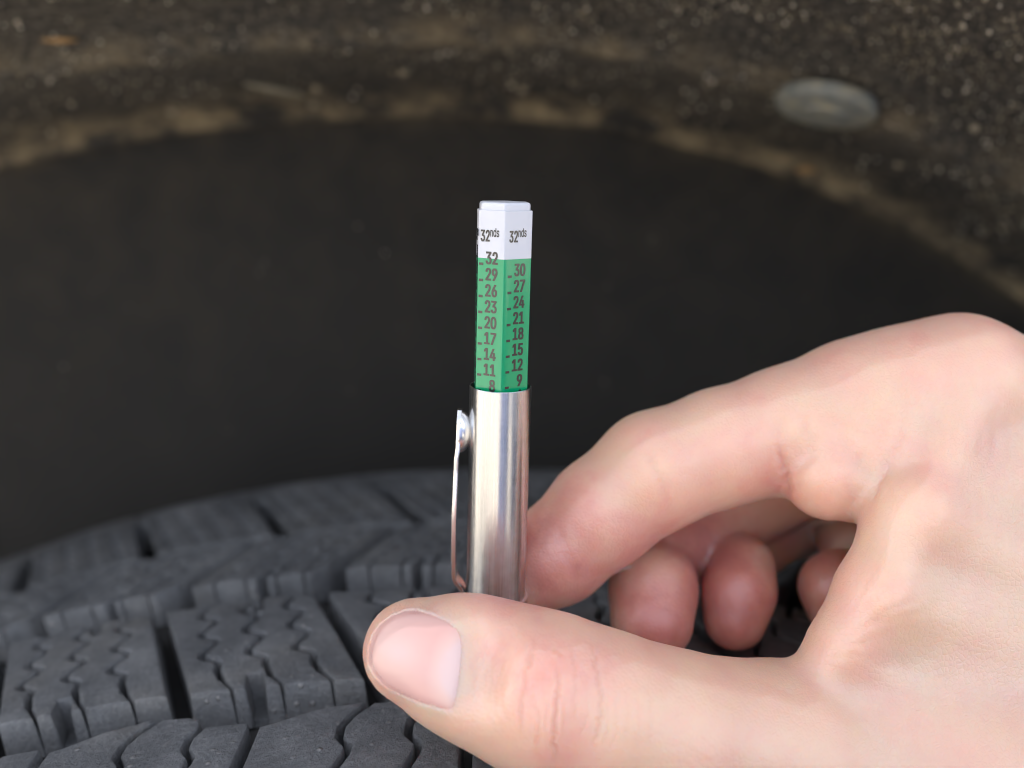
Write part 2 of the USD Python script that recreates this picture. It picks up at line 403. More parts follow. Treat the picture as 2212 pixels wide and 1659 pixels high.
def ring_pts(r, step=1.4):
    l = LineString(r.coords)
    n = max(int(l.length / step), 1)
    c = np.array(r.coords)[:-1]
    out = []
    for i in range(len(c)):
        a, b = c[i], c[(i + 1) % len(c)]
        k = max(int(math.ceil(np.linalg.norm(b - a) / step)), 1)
        out += [a + (b - a) * j / k for j in range(k)]
    return np.array(out)


def inset(r, d):
    a, b = np.roll(r, 1, 0), np.roll(r, -1, 0)
    def nrm(e):
        n = np.stack([-e[:, 1], e[:, 0]], -1)
        return n / np.maximum(np.linalg.norm(n, axis=1, keepdims=True), 1e-9)
    n1, n2 = nrm(r - a), nrm(b - r)
    n = n1 + n2
    q = np.maximum((n * n).sum(1, keepdims=True), 0.7)
    return r + n * 2 * d / q


def block_mesh(poly, h0, h1, bev=0.5, length=3.2, slope=0.0):
    """Pieces of a polygon raised from h0 to h1 with a rounded upper edge; slope widens the foot."""
    vs, fs, n0 = [], [], 0
    for g in getattr(poly, 'geoms', [poly]):
        g = g.buffer(-0.12).buffer(0.12, quad_segs=2).simplify(0.04)
        for g in getattr(g, 'geoms', [g]):
            if g.area < 1.5:
                continue
            g = Polygon(g.exterior, [i for i in g.interiors if Polygon(i).area > 0.2])
            from shapely.geometry.polygon import orient
            g = orient(g, 1.0)
            rings = [ring_pts(g.exterior)] + [ring_pts(i) for i in g.interiors]
            ends = np.cumsum([len(r) for r in rings]).astype(np.uint32)
            flat = np.vstack(rings)
            tri = mapbox_earcut.triangulate_float64(flat, ends).reshape(-1, 3).astype(int)
            a, b, c = flat[tri[:, 0]], flat[tri[:, 1]], flat[tri[:, 2]]
            cr = (b[:, 0] - a[:, 0]) * (c[:, 1] - a[:, 1]) - (b[:, 1] - a[:, 1]) * (c[:, 0] - a[:, 0])
            tri[cr < 0] = tri[cr < 0][:, ::-1]
            lev = [(-slope, h0), (0.0, h1 - bev), (bev * 0.3, h1 - bev * 0.3), (bev, h1)]
            L = [np.column_stack([np.vstack([inset(r, d) for r in rings]), np.full(len(flat), z)]) for d, z in lev]
            m = len(flat)
            v = np.vstack(L)
            f = [tri[:, ::-1], tri + 3 * m]
            s = 0
            for r in rings:
                k = len(r)
                i = np.arange(k) + s
                j = np.roll(np.arange(k), -1) + s
                for q in range(3):
                    f.append(np.stack([i + q * m, j + q * m, j + (q + 1) * m], -1))
                    f.append(np.stack([i + q * m, j + (q + 1) * m, i + (q + 1) * m], -1))
                s += k
            f = np.vstack(f)
            try:
                mf = m3.Manifold(m3.Mesh(vert_properties=v.astype(np.float32), tri_verts=f.astype(np.uint32)))
                if not mf.is_empty():
                    mf = mf.refine_to_length(length)
                    mm = mf.to_mesh()
                    v, f = mm.vert_properties[:, :3].astype(float), mm.tri_verts.astype(int)
            except Exception:
                pass
            vs.append(v)
            fs.append(f + n0)
            n0 += len(v)
    return np.vstack(vs), np.vstack(fs)


def line(pts, w):
    return LineString(pts).buffer(w / 2, cap_style=2, join_style=1, quad_segs=3)


PITCHU = 33.8


def lin(x0, x1, n):
    return np.linspace(x0, x1, n)


def zig(u0, v0, u1, v1, n, amp):
    """A wavy cut from (u0, v0) to (u1, v1)."""
    out = []
    for t in np.linspace(0, 1, n * 10 + 1):
        ph = t * n
        fr = ph - math.floor(ph)
        s = (fr / 0.68 if fr < 0.68 else (1 - fr) / 0.32)
        s = 1 - s * s * (3 - 2 * s) * 2
        out.append((u0 + (u1 - u0) * t + amp * s, v0 + (v1 - v0) * t))
    return out


def cell_rows(k):
    """The five blocks of one pitch as (polygon, kind) in (u, v)."""
    U = k * PITCHU
    jit = rng.uniform(-0.5, 0.5)
    res = []
    # centre row
    sl = lambda v: -52.8 - (v - 8) * 0.463 + U
    P_ = PITCHU
    q = Polygon([(sl(7.6) + 2.1, 7.2), (sl(7.6) + P_ - 2.1, 7.4), (sl(42) + P_ - 1.1, 41.0), (sl(42) + P_ - 5, 43.4), (sl(42) + 12, 42.6), (sl(42) + 1.2, 43.0)])
    cuts = []
    for c in (8.0, 16.6, 25.2):
        c += jit
        p = zig(sl(41) + c + 0.8, 44.5, sl(18) + c - 1.0, 17.5, 3, 1.6)
        cuts.append(line(p, 1.25))
        cuts.append(line([p[-1], (sl(14) + c - 0.9, 14.8), (sl(11) + c - 0.3, 11.0)], 1.1))
        cuts.append(line([(sl(11.4) + c - 0.35, 11.4), (sl(6) + c + 1.6, 5.5)], 0.6))
    cuts.append(line([(sl(45) + 21, 46), (sl(38) + 20.3, 37.5)], 2.0))
    cuts.append(Polygon([(sl(7) + 11.6, 5), (sl(7) + 15.6, 5), (sl(12) + 15.0, 12.5), (sl(12) + 12.6, 12.0)]))
    res.append((q.difference(unary_union(cuts)), q, 'centre'))
    # row beyond
    s3 = lambda v: -69.4 + (v - 54) * 0.46 + U
    q = Polygon([(s3(55) + 3.2, 54.6), (s3(55) + P_ - 4.5, 53.8), (s3(57) + P_ - 2.2, 56.5), (s3(79.6) + P_ - 1.5, 79.6), (s3(79.6) + 1.7, 79.6), (s3(58) + 2.8, 58)])
    cuts = []
    for c in (8.0, 15.0, 22.0, 28.0):
        c += jit
        cuts.append(line(zig(s3(79) + c, 80.5, s3(60) + c, 60, 4, 1.3), 1.05))
        cuts.append(line([(s3(60.4) + c - 1.3, 60.4), (s3(53) + c + 0.3, 52.5)], 0.55))
    cuts.append(line([(s3(53) + 18.5, 52), (s3(60) + 18.5, 59)], 2.2))
    res.append((q.difference(unary_union(cuts)), q, 'inner'))
    # far shoulder
    s4 = lambda v: -54.2 - (v - 89) * 0.5 + U
    q = Polygon([(s4(84) + 2.1, 81.2), (s4(84) + P_ - 2.1, 81.2), (s4(113) + P_ - 2.0, 113), (s4(116) + P_ - 0.2, 116), (s4(126) + P_ - 0.2, 126.4), (s4(126) + 0.2, 126.4),
                 (s4(116) + 0.2, 116), (s4(113) + 2.0, 113)])
    cuts = [line(zig(s4(85) + c, 82.5, s4(122) + c, 119, 5, 1.2), 1.0) for c in (7, 13.7, 20.4, 27)]
    res.append((q.difference(unary_union(cuts)), q, 'shoulder'))
    # near row
    g1 = -36.6 + U
    q = Polygon([(g1 + 1.0, -5.2), (g1 + 3.5, -4.2), (g1 + 9, -1.4), (g1 + 16, 0.1), (g1 + 22, -0.2), (g1 + 24, -1.0), (g1 + 24.6, -3.7), (g1 + P_ - 1.2, -3.6), (g1 + P_ - 0.9, -5),
                 (g1 + P_ - 0.9, -28.5), (g1 + 1.0, -28.5)])
    cuts = []
    for c in (15.2, 25.8):
        c += g1 + jit
        cuts.append(line([(c + 4.2, 4), (c + 2.6, 0.4), (c - 0.2, -3.6), (c - 1.3, -6.5), (c - 1.2, -9.2), (c + 0.6, -11.6), (c + 0.5, -13.5), (c - 0.7, -17.5), (c - 0.2, -21), (c + 0.8, -25), (c, -30)], 1.15))
    res.append((q.difference(unary_union(cuts)), q, 'near'))
    # near shoulder
    s0 = lambda v: -58.0 + (v + 31) * 0.45 + U
    q = Polygon([(s0(-31) + 1.8, -31), (s0(-72) + 1.8, -72.4), (s0(-72) + P_ - 1.8, -72.4), (s0(-31) + P_ - 1.8, -31)])
    cuts = [line(zig(s0(-32) + c, -32, s0(-66) + c, -66, 5, 1.1), 0.9) for c in (7, 13.7, 20.4, 27)]
    res.append((q.difference(unary_union(cuts)), q, 'shoulder'))
    return res


def tyre():
    root = thing('tyre')
    tag(root, 'black winter tyre with wavy siped tread blocks under the hand', 'tyre')
    hub = []
    vv = np.concatenate([np.linspace(-74, 128, 60)])
    prof = [(tread_r(v) - TH, v) for v in vv]
    prof = [(RT_ - 125, -52), (RT_ - 95, -78), (RT_ - 60, -86), (RT_ - 30, -85), (RT_ - 14, -79)] + prof + [(RT_ - 14, 133), (RT_ - 30, 139), (RT_ - 60, 140), (RT_ - 95, 132), (RT_ - 125, 106)]
    prof = np.array(prof)
    th = np.linspace(0, 2 * np.pi, 361)[:-1]
    v = np.stack([X0 + prof[None, :, 0] * np.sin(th)[:, None], np.broadcast_to(prof[None, :, 1], (360, len(prof))), -RT_ + prof[None, :, 0] * np.cos(th)[:, None]], -1)
    n, m = v.shape[:2]
    idx = np.arange(n * m).reshape(n, m)
    nx = np.roll(idx, -1, 0)
    f = np.stack([idx[:, :-1], nx[:, :-1], nx[:, 1:], idx[:, 1:]], -1).reshape(-1, 4)
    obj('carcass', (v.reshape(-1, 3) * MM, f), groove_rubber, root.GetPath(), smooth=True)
    for k in range(-5, 8):
        for cut, whole, kind in cell_rows(k):
            v1, f1 = block_mesh(cut, 0.5, TH, 0.55, 3.2, {'centre': 0.5, 'inner': 0.25, 'shoulder': 0.3, 'near': 0.1}[kind])
            v2, f2 = block_mesh(whole.buffer(-0.45), -0.6, 1.4, 0.3, 6.0)
            V = np.vstack([v1, v2])
            V[:, 2] += (meshkit.fbm(V / 6.0 + k, 3, 11) - 0.5) * 0.35 * (V[:, 2] > 4)
            obj('tread_block', (to_tyre(V), np.vstack([f1, f2 + len(v1)])), rubber, root.GetPath(), smooth=38)


tyre()

# ------------------------------------------------------------ tread depth gauge
GT = math.radians(1.5)                       # lean to the right
GB = np.array([-3.3, 4.0, -TH])              # its foot, in the groove
GX = np.array([math.cos(GT), 0, -math.sin(GT)])
GZ = np.array([math.sin(GT), 0, math.cos(GT)])


def gauge_pt(x, y, z):
    return GB + GX * x + np.array([0, 1.0, 0]) * y + GZ * z


def z_seen(py, x=0.0, y=-4.3):
    zs = np.linspace(0, 110, 4000)
    q = spx(np.array([gauge_pt(x, y, z) for z in zs]))[:, 1]
    return float(np.interp(-py, -q, zs))


gauge = UsdGeom.Xform.Define(stage, path_of('tread_depth_gauge'))
gauge.AddTranslateOp().Set(Gf.Vec3d(*(GB * MM)))
gauge.AddRotateYOp().Set(math.degrees(GT))
tag(gauge, 'pen shaped tyre tread depth gauge with green scale held upright by the hand', 'gauge')
GP_ = gauge.GetPath()
TR = 4.75
HR = 4.28
PHI = math.radians(4.5)
z_rim = z_seen(848, 0, -TR)
z_hex = z_seen(456, 0, -HR)
z_green = z_seen(561, 0, -HR)


def scaled(m):
    m = m.copy()
    m.vertices = m.vertices * MM
    return m


# tube: open at the top, rounded lips, closing foot
prof = np.array([[0, 1.2], [3.2, 1.2], [3.6, 0.9], [3.9, 1.2], [3.9, 2.4], [4.5, 2.6], [TR, 3.0], [TR, z_rim - 0.12], [TR - 0.07, z_rim - 0.02], [TR - 0.16, z_rim], [TR - 0.22, z_rim - 0.06],
                 [TR - 0.22, z_rim - 9], [0, z_rim - 9]])
m = trimesh.creation.revolve(prof, sections=96)
obj('tube', scaled(m), steel, GP_, smooth=30)
foot = trimesh.creation.revolve(np.array([[0, 0], [0.9, 0.0], [1.1, 0.2], [1.1, 1.3], [0, 1.3]]), sections=32)
obj('probe', scaled(foot), chrome, GP_, smooth=30)

# hexagonal scale bar
hexc = np.array([[0.1, -4.25], [4.1, -1.25], [3.75, 2.1], [-0.1, 4.25], [-4.1, 1.25], [-3.75, -2.1]])
hexp = Polygon(hexc).buffer(-0.2).buffer(0.2, quad_segs=3)


def prism(poly, z0, z1, bev=0.12):
    v, f = block_mesh(poly, z0, z1, bev, 50.0)
    return trimesh.Trimesh(v * MM, f, process=False)


obj('green_scale', prism(hexp, z_rim - 8.5, z_green, 0.02), green_plastic, GP_, smooth=35)
obj('white_end', prism(hexp, z_green, z_hex, 0.1), white_plastic, GP_, smooth=35)
capp = Polygon(hexc * 0.93).buffer(-0.6).buffer(0.6, quad_segs=4)
obj('end_cap', prism(capp, z_hex - 0.2, z_hex + 1.15, 0.4), white_plastic, GP_, smooth=50)


def narrow_text(t, h, sx=0.74, bold=True):
    m = meshkit.text_mesh(t, h, 0.03, bold=bold)
    m.vertices[:, 0] *= sx
    return m


def fit_text(t, h, w):
    m = meshkit.text_mesh(t, h, 0.03, bold=True)
    a = m.copy()
    m = trimesh.util.concatenate([m, trimesh.Trimesh(a.vertices + [0.1 * h, 0, 0.004], a.faces, process=False)])
    m.vertices[:, 0] -= m.vertices[:, 0].min()
    m.vertices[:, 0] *= w / m.vertices[:, 0].max()
    return m


def narrow_fit(t, h, w):
    m = meshkit.text_mesh(t, h, 0.03, bold=True)
    m.vertices[:, 0] -= m.vertices[:, 0].min()
    m.vertices[:, 0] *= w / m.vertices[:, 0].max()
    return m


def face_print(k0, z29, first, side):
    """Numerals and ticks of the face between corners k0 and k0 + 1, as one flat print."""
    a, b = hexc[k0], hexc[k0 + 1]
    ex = np.append((b - a) / np.linalg.norm(b - a), 0)
    nz = np.array([ex[1], -ex[0], 0])
    W = np.linalg.norm(b - a)
    ms = []

    def put(m, s, z):
        w = np.ptp(m.vertices[:, 0])
        v = m.vertices - [m.vertices[:, 0].min(), 0, 0]
        base = np.append(a, 0) + ex * s + np.array([0, 0, z]) + nz * 0.004
        ms.append(trimesh.Trimesh(base + v[:, :1] * ex + v[:, 1:2] * np.array([0, 0, 1.0]) + v[:, 2:3] * nz, m.faces, process=False))
        return w

    lo, tick = (0.29, 0.05) if side == 0 else (0.37, 0.15)
    n, z = first, z29
    while n > 5:
        m = fit_text(str(n), 1.74, 2.05 if n > 9 else 1.05)
        w = np.ptp(m.vertices[:, 0])
        s = lo * W + 2.1 - w
        if z > z_rim - 4:
            put(m, s, z - 0.86)
            put(trimesh.Trimesh(*[x for x in (lambda t: (t.vertices + [0.35, 0.13, 0.015], t.faces))(trimesh.creation.box([0.7, 0.36, 0.03]))]), tick * W, z - 1.05)
        n -= 3
        z -= 2.381
    zt = z_nds
    w = put(fit_text('32', 1.6, 1.55), (0.09 if side == 0 else 0.17) * W, zt - 0.85)
    put(narrow_fit('nds', 1.2, 1.5), (0.09 if side == 0 else 0.17) * W + w + 0.06, zt - 0.1)
    return trimesh.util.concatenate(ms)


z_nds = z_seen(387 + 412 * .3, 0, -3.9)
z32 = z_seen(387 + 570 * .3, -1, -3.2)
z30 = z_seen(387 + 655 * .3, 1, -3.2)
for k0, zz, first, side in ((5, z32, 32, 0), (0, z30, 30, 1), (4, z32 + 0.8, 31, 1)):
    hexc = np.vstack([hexc[:6], hexc[:1]])
    o = obj('printed_numbers', scaled(face_print(k0, zz, first, side)), ink, GP_, smooth=False)

# pocket clip: collar, strap, bent foot, domed end
ax = lambda px, z: None
z_bend = z_seen(1250, -6.3, 0)
z_low = z_seen(1262, -5.0, 0)
z_top = z_seen(884, -6.2, 0)
z_dome0 = z_seen(975, -6.2, 0)
XS = -6.6
path = [(-4.95, z_bend - 4.2), (-5.0, z_bend - 2.6), (-5.3, z_bend - 1.6), (-5.9, z_bend - 0.7), (XS - 0.1, z_bend + 0.4), (XS - 0.2, z_bend + 4), (XS - 0.2, (z_bend + z_dome0) / 2), (XS + 0.08, z_dome0), (XS + 0.28, z_dome0 + 0.3), (XS + 0.42, z_top)]
pp = LineString(path)
q = np.array([pp.interpolate(t, normalized=True).coords[0] for t in np.linspace(0, 1, 60)])
q = np.vstack([q[:1], (q[:-2] + q[1:-1] + q[2:]) / 3, q[-1:]])
tn = np.gradient(q, axis=0)
tn /= np.linalg.norm(tn, axis=1, keepdims=True)
nn = np.stack([-tn[:, 1], tn[:, 0]], -1)
hw = np.interp(q[:, 1], [z_bend - 4, z_bend, z_dome0 - 3, z_dome0, z_top - 1.2, z_top], [1.3, 1.7, 1.9, 2.2, 2.0, 0.7])
sec = [(-1, -0.28), (-0.96, -0.34), (0.96, -0.34), (1, -0.28), (1, 0.28), (0.96, 0.34), (-0.96, 0.34), (-1, 0.28)]
V = np.array([[q[i, 0] + nn[i, 0] * h, c * hw[i], q[i, 1] + nn[i, 1] * h] for i in range(len(q)) for c, h in sec])
Fq = [[i * 8 + j, i * 8 + (j + 1) % 8, i * 8 + 8 + (j + 1) % 8, i * 8 + 8 + j] for i in range(len(q) - 1) for j in range(8)]
Fq += [[0, 3, 2, 1], [0, 5, 4, 3], [0, 7, 6, 5]]
e = (len(q) - 1) * 8
Fq += [[e, e + 1, e + 2, e + 3], [e, e + 3, e + 4, e + 5], [e, e + 5, e + 6, e + 7]]
clip = obj('clip', (V * MM, np.array(Fq)), chrome, GP_, smooth=40)
zc = (z_dome0 + z_top) / 2 - 0.1
dome = trimesh.creation.icosphere(4, 1.0)
dv = dome.vertices * [2.1, 2.3, (z_top - z_dome0) / 2 + 0.05]
dv[:, 0] = np.maximum(dv[:, 0], 0)
obj('clip_dome', ((dv + [XS + 0.35, 0, zc]) * MM, dome.faces), chrome, str(clip.GetPath()), smooth=60)
col = trimesh.creation.revolve(np.array([[TR + 0.01, z_bend - 6.5], [5.2, z_bend - 6.4], [5.2, z_bend - 2.6], [TR + 0.01, z_bend - 2.5], [TR + 0.01, z_bend - 6.5]]), sections=64)
obj('clip_collar', scaled(col), chrome, str(clip.GetPath()), smooth=40)
# thin turned-up lip of the collar seen at the right of the tube
arc = np.radians(np.linspace(-100, 10, 24))


# ------------------------------------------------------------ hand
def node(px, py, d, rpx):
    return np.append(at(px, py, d), rpx * d / FPX)


def cone(P, a, b):
    a, b = a.astype(P.dtype), b.astype(P.dtype)
    ba = b[:3] - a[:3]
    t = np.clip(((P - a[:3]) @ ba) / (ba @ ba), 0, 1)
    q = P - a[:3] - t[:, None] * ba
    return np.sqrt(np.einsum('ij,ij->i', q, q)) - (a[3] + (b[3] - a[3]) * t)


def tri(P, a, b, c):
    d = np.minimum(np.minimum(cone(P, a, b), cone(P, b, c)), cone(P, c, a))
    a, b, c = (x.astype(P.dtype) for x in (a, b, c))
    A, B, Cc = a[:3], b[:3], c[:3]
    n = np.cross(B - A, Cc - A)
    nn = n @ n
    q = P - A
    w1 = np.cross(q, Cc - A) @ n / nn
    w2 = np.cross(B - A, q) @ n / nn
    w0 = 1 - w1 - w2
    ok = (w0 > 0) & (w1 > 0) & (w2 > 0)
    pd = np.abs(q @ n) / math.sqrt(nn) - (w0 * a[3] + w1 * b[3] + w2 * c[3])
    return np.where(ok, np.minimum(d, pd), d)


def smin(a, b, k):
    h = np.clip(0.5 + 0.5 * (b - a) / k, 0, 1)
    return b + (a - b) * h - k * h * (1 - h)


def smax(a, b, k):
    return -smin(-a, -b, k)


def chain(P, nodes, k):
    d = None
    for a, b in zip(nodes[:-1], nodes[1:]):
        c = cone(P, a, b)
        d = c if d is None else smin(d, c, k)
    return d


THUMB = [node(896, 1406, 139.5, 112), node(1000, 1434, 139.5, 145), node(1090, 1466, 138.5, 156), node(1180, 1502, 138, 172), node(1300, 1548, 139, 178), node(1430, 1592, 141, 183), node(1680, 1640, 148, 205)]
THENAR = [node(1680, 1640, 148, 205), node(2000, 1720, 160, 290), node(2500, 1850, 196, 420)]
INDEX = [node(1122, 1256, 168, 88), node(1205, 1196, 167, 106), node(1300, 1108, 166, 117), node(1415, 1018, 165, 127), node(1560, 966, 165, 125), node(1700, 930, 165, 132)]
INDEX2 = [node(1700, 930, 165, 132), node(1850, 890, 165, 148), node(1960, 862, 165, 150), node(2070, 835, 166, 147), node(2330, 960, 184, 190)]
BULGE = [node(1792, 1022, 158.5, 102), node(1890, 1012, 159, 128)]
WEB = [node(2060, 895, 158, 72), node(1965, 1110, 151, 72), node(1890, 1290, 147.5, 68), node(1828, 1386, 147, 50), node(1775, 1462, 147, 42)]
WR1 = node(2330, 960, 180, 190)
WR2 = node(2500, 1500, 184, 300)
WR3 = node(2250, 1300, 156, 150)
MID = [node(1408, 1340, 169, 90), node(1411, 1272, 173, 92), node(1420, 1245, 177, 82)]
MID2 = [node(1425, 1180, 181, 80), node(1504, 1162, 187, 96), node(1640, 1070, 193, 88), node(1900, 950, 194, 105)]
RING = [node(1588, 1336, 174, 68), node(1597, 1278, 175, 75), node(1604, 1225, 178, 70)]
RING2 = [node(1632, 1188, 198, 66), node(1700, 1128, 206, 78), node(1950, 1000, 208, 105)]
PINK = [node(1806, 1315, 178, 62), node(1800, 1268, 178, 70), node(1815, 1250, 180, 66)]
PINK2 = [node(1840, 1225, 188, 60), node(1830, 1120, 200, 76), node(1990, 1050, 200, 95)]
PALM = [node(1960, 950, 192, 110), node(2300, 1150, 198, 170), node(2450, 1500, 186, 260)]
ARM = [node(2450, 1500, 188, 330), np.array([205.0, -40, 0, 26.0]), np.array([335.0, -140, -80, 33.0])]
NAILN = at(900, 1400, 100) - at(900, 1400, 200)
NAILN /= np.linalg.norm(NAILN)


def hand_sdf(P):
    th = chain(P, THUMB, 2.5)
    # the nail side is flatter than a round finger
    nb = at(905, 1415, 131.6)
    nd = (P - nb) @ (NAILN * 0.995 + UP * 0.03 - RT * 0.06)
    wgt = np.clip(1.0 - (np.linalg.norm(P - at(905, 1415, 134), axis=1) - 9.0) / 5.0, 0, 1)
    th = np.where(wgt > 0, th + (smax(th, nd, 3.0) - th) * wgt, th)
    body = chain(P, THENAR, 6)
    body = smin(body, th, 2.0)
    web = chain(P, WEB, 3.0)
    web = smin(web, tri(P, WEB[0], WEB[1], WR1), 3)
    web = smin(web, tri(P, WEB[1], WR1, WR2), 4)
    web = smin(web, tri(P, WEB[1], WEB[2], WR2), 4)
    web = smin(web, tri(P, WEB[2], WEB[3], WR2), 4)
    web = smin(web, tri(P, WEB[3], THENAR[1], WR2), 5)
    web = smin(web, tri(P, WEB[4], THENAR[1], WR2), 6)
    idx = chain(P, INDEX, 2.0)
    i2 = chain(P, INDEX2, 4.0)
    bul = chain(P, BULGE, 3.0)
    idx = smin(idx, i2, 3.0)
    idx = smin(idx, bul, np.clip(1.2 + (P[:, 0] - 50.0) * 0.4 + (P[:, 2] - 37.0) * 0.8, 1.2, 7.0))
    d = smin(body, web, np.clip(2.5 + (P[:, 0] - 47.0) * 0.5, 2.5, 11.0))
    d = smin(d, idx, 1.6)
    palm = chain(P, PALM, 8)
    d = smin(d, palm, 5)
    for tip, base in ((MID, MID2), (RING, RING2), (PINK, PINK2)):
        f = smin(chain(P, tip, 2.0), chain(P, base, 2.0), 1.2)
        d = smin(d, f, 0.25)
    d = smin(d, chain(P, ARM, 8), 8)
    return d


def surface_nets(fn, lo, hi, h, blk=16):
    n = np.ceil((hi - lo) / h / blk).astype(int) * blk
    vol = np.empty(n + 1, np.float32)
    off = np.stack(np.meshgrid(*[np.arange(blk + 1)] * 3, indexing='ij'), -1).reshape(-1, 3)
    ctr = [(i, j, k) for i in range(0, n[0], blk) for j in range(0, n[1], blk) for k in range(0, n[2], blk)]
    off = off.astype(np.float32)
    cen = lo + (np.array(ctr) + blk / 2) * h
    dc = fn(cen)
    R = blk * h * 0.87 * 1.25 + 3
    for (i, j, k), d in zip(ctr, dc):
        s = (slice(i, i + blk + 1), slice(j, j + blk + 1), slice(k, k + blk + 1))
        if abs(d) > R:
            vol[s] = np.sign(d) * R
        else:
            vol[s] = fn(((off + np.float32([i, j, k])) * np.float32(h) + lo.astype(np.float32))).reshape(blk + 1, blk + 1, blk + 1)
    ins = vol < 0
    cnt = sum(ins[a:n[0] + a, b:n[1] + b, c:n[2] + c].astype(np.int8) for a in (0, 1) for b in (0, 1) for c in (0, 1))
    act = (cnt > 0) & (cnt < 8)
    ids = np.full(act.shape, -1, int)
    cell = np.argwhere(act)
    ids[act] = np.arange(len(cell))
    acc, num = np.zeros((len(cell), 3)), np.zeros(len(cell))
    cs = [(a, b, c) for a in (0, 1) for b in (0, 1) for c in (0, 1)]
    for a in cs:
        for ax_ in range(3):
            if a[ax_] == 0:
                b = list(a)
                b[ax_] = 1
                va = vol[tuple((cell + a).T)].astype(float)
                vb = vol[tuple((cell + b).T)].astype(float)
                x = (va < 0) != (vb < 0)
                t = np.where(x, va / np.where(x, va - vb, 1), 0)
                p = np.array(a, float) + t[:, None] * (np.array(b) - a)
                acc[x] += p[x]
                num[x] += 1
    V = lo + (cell + acc / num[:, None]) * h
    F = []
    for ax_ in range(3):
        u, w = (ax_ + 1) % 3, (ax_ + 2) % 3
        e0 = [slice(1, -1)] * 3
        s0 = [slice(0, None)] * 3
        s0[ax_] = slice(0, -1)
        s1 = list(s0)
        s1[ax_] = slice(1, None)
        x = np.argwhere(ins[tuple(s0)] != ins[tuple(s1)])
        ok = (x[:, u] > 0) & (x[:, w] > 0) & (x[:, u] < n[u]) & (x[:, w] < n[w])
        x = x[ok]
        def cid(du, dw):
            y = x.copy()
            y[:, u] -= du
            y[:, w] -= dw
            return ids[tuple(y.T)]
        qd = np.stack([cid(1, 1), cid(0, 1), cid(0, 0), cid(1, 0)], -1)
        fl = ins[tuple(x.T)]
        qd[~fl] = qd[~fl][:, ::-1]
        F.append(qd)
    F = np.vstack(F)
    F = F[(F >= 0).all(1)]
    F = np.vstack([F[:, [0, 1, 2]], F[:, [0, 2, 3]]])
    # weld points that fell together, drop slivers and sheets folded on themselves
    pr = cKDTree(V).query_pairs(0.3 * h, output_type='ndarray')
    rep_ = np.arange(len(V))
    for _ in range(6):
        lo_ = np.minimum(rep_[pr[:, 0]], rep_[pr[:, 1]])
        np.minimum.at(rep_, pr[:, 0], lo_)
        np.minimum.at(rep_, pr[:, 1], lo_)
        rep_ = rep_[rep_]
    F = rep_[F]
    F = F[(F[:, 0] != F[:, 1]) & (F[:, 1] != F[:, 2]) & (F[:, 2] != F[:, 0])]
    key, inv, cn = np.unique(np.sort(F, 1), axis=0, return_inverse=True, return_counts=True)
    F = F[cn[inv.ravel()] == 1]
    used, F = np.unique(F, return_inverse=True)
    return V[used], F.reshape(-1, 3)


def refine(V, F, mark):
    """Splits the marked faces in four and their neighbours to match, without cracks."""
    E = np.sort(np.stack([F[:, [0, 1]], F[:, [1, 2]], F[:, [2, 0]]], 1), 2)
    U, inv = np.unique(E.reshape(-1, 2), axis=0, return_inverse=True)
    inv = inv.reshape(-1, 3)
    me = np.zeros(len(U), bool)
    me[inv[mark].ravel()] = True
    while True:
        n = me[inv].sum(1)
        two = n == 2
        if not two.any():
            break
        me[inv[two].ravel()] = True
    mid = np.full(len(U), -1)
    mid[me] = len(V) + np.arange(me.sum())
    V2 = np.vstack([V, V[U[me]].mean(1)])
    n = me[inv].sum(1)
    out = [F[n == 0]]
    f, m_ = F[n == 3], mid[inv[n == 3]]
    out += [np.stack([f[:, 0], m_[:, 0], m_[:, 2]], 1), np.stack([m_[:, 0], f[:, 1], m_[:, 1]], 1), np.stack([m_[:, 2], m_[:, 1], f[:, 2]], 1), m_]
    f, m_ = F[n == 1], mid[inv[n == 1]]
    for k in range(3):
        x = m_[:, k] >= 0
        a, b, c, q = f[x, k], f[x, (k + 1) % 3], f[x, (k + 2) % 3], m_[x, k]
        out += [np.stack([a, q, c], 1), np.stack([q, b, c], 1)]
    return V2, np.vstack(out)


def crop4(pts):
    return [(1078 + x * .5167, 636 + y * .5167) for x, y in pts]


def crop3(pts):
    return [(774 + x * .3, 1217 + y * .3) for x, y in pts]


NAIL = crop3([(60, 690), (72, 600), (100, 520), (150, 440), (230, 380), (340, 338), (430, 338), (540, 375), (640, 420), (715, 475), (738, 520), (742, 600), (735, 720), (720, 850), (695, 990), (672, 1052),
              (630, 1055), (520, 1028), (420, 995), (310, 950), (200, 895), (120, 815), (75, 750)])


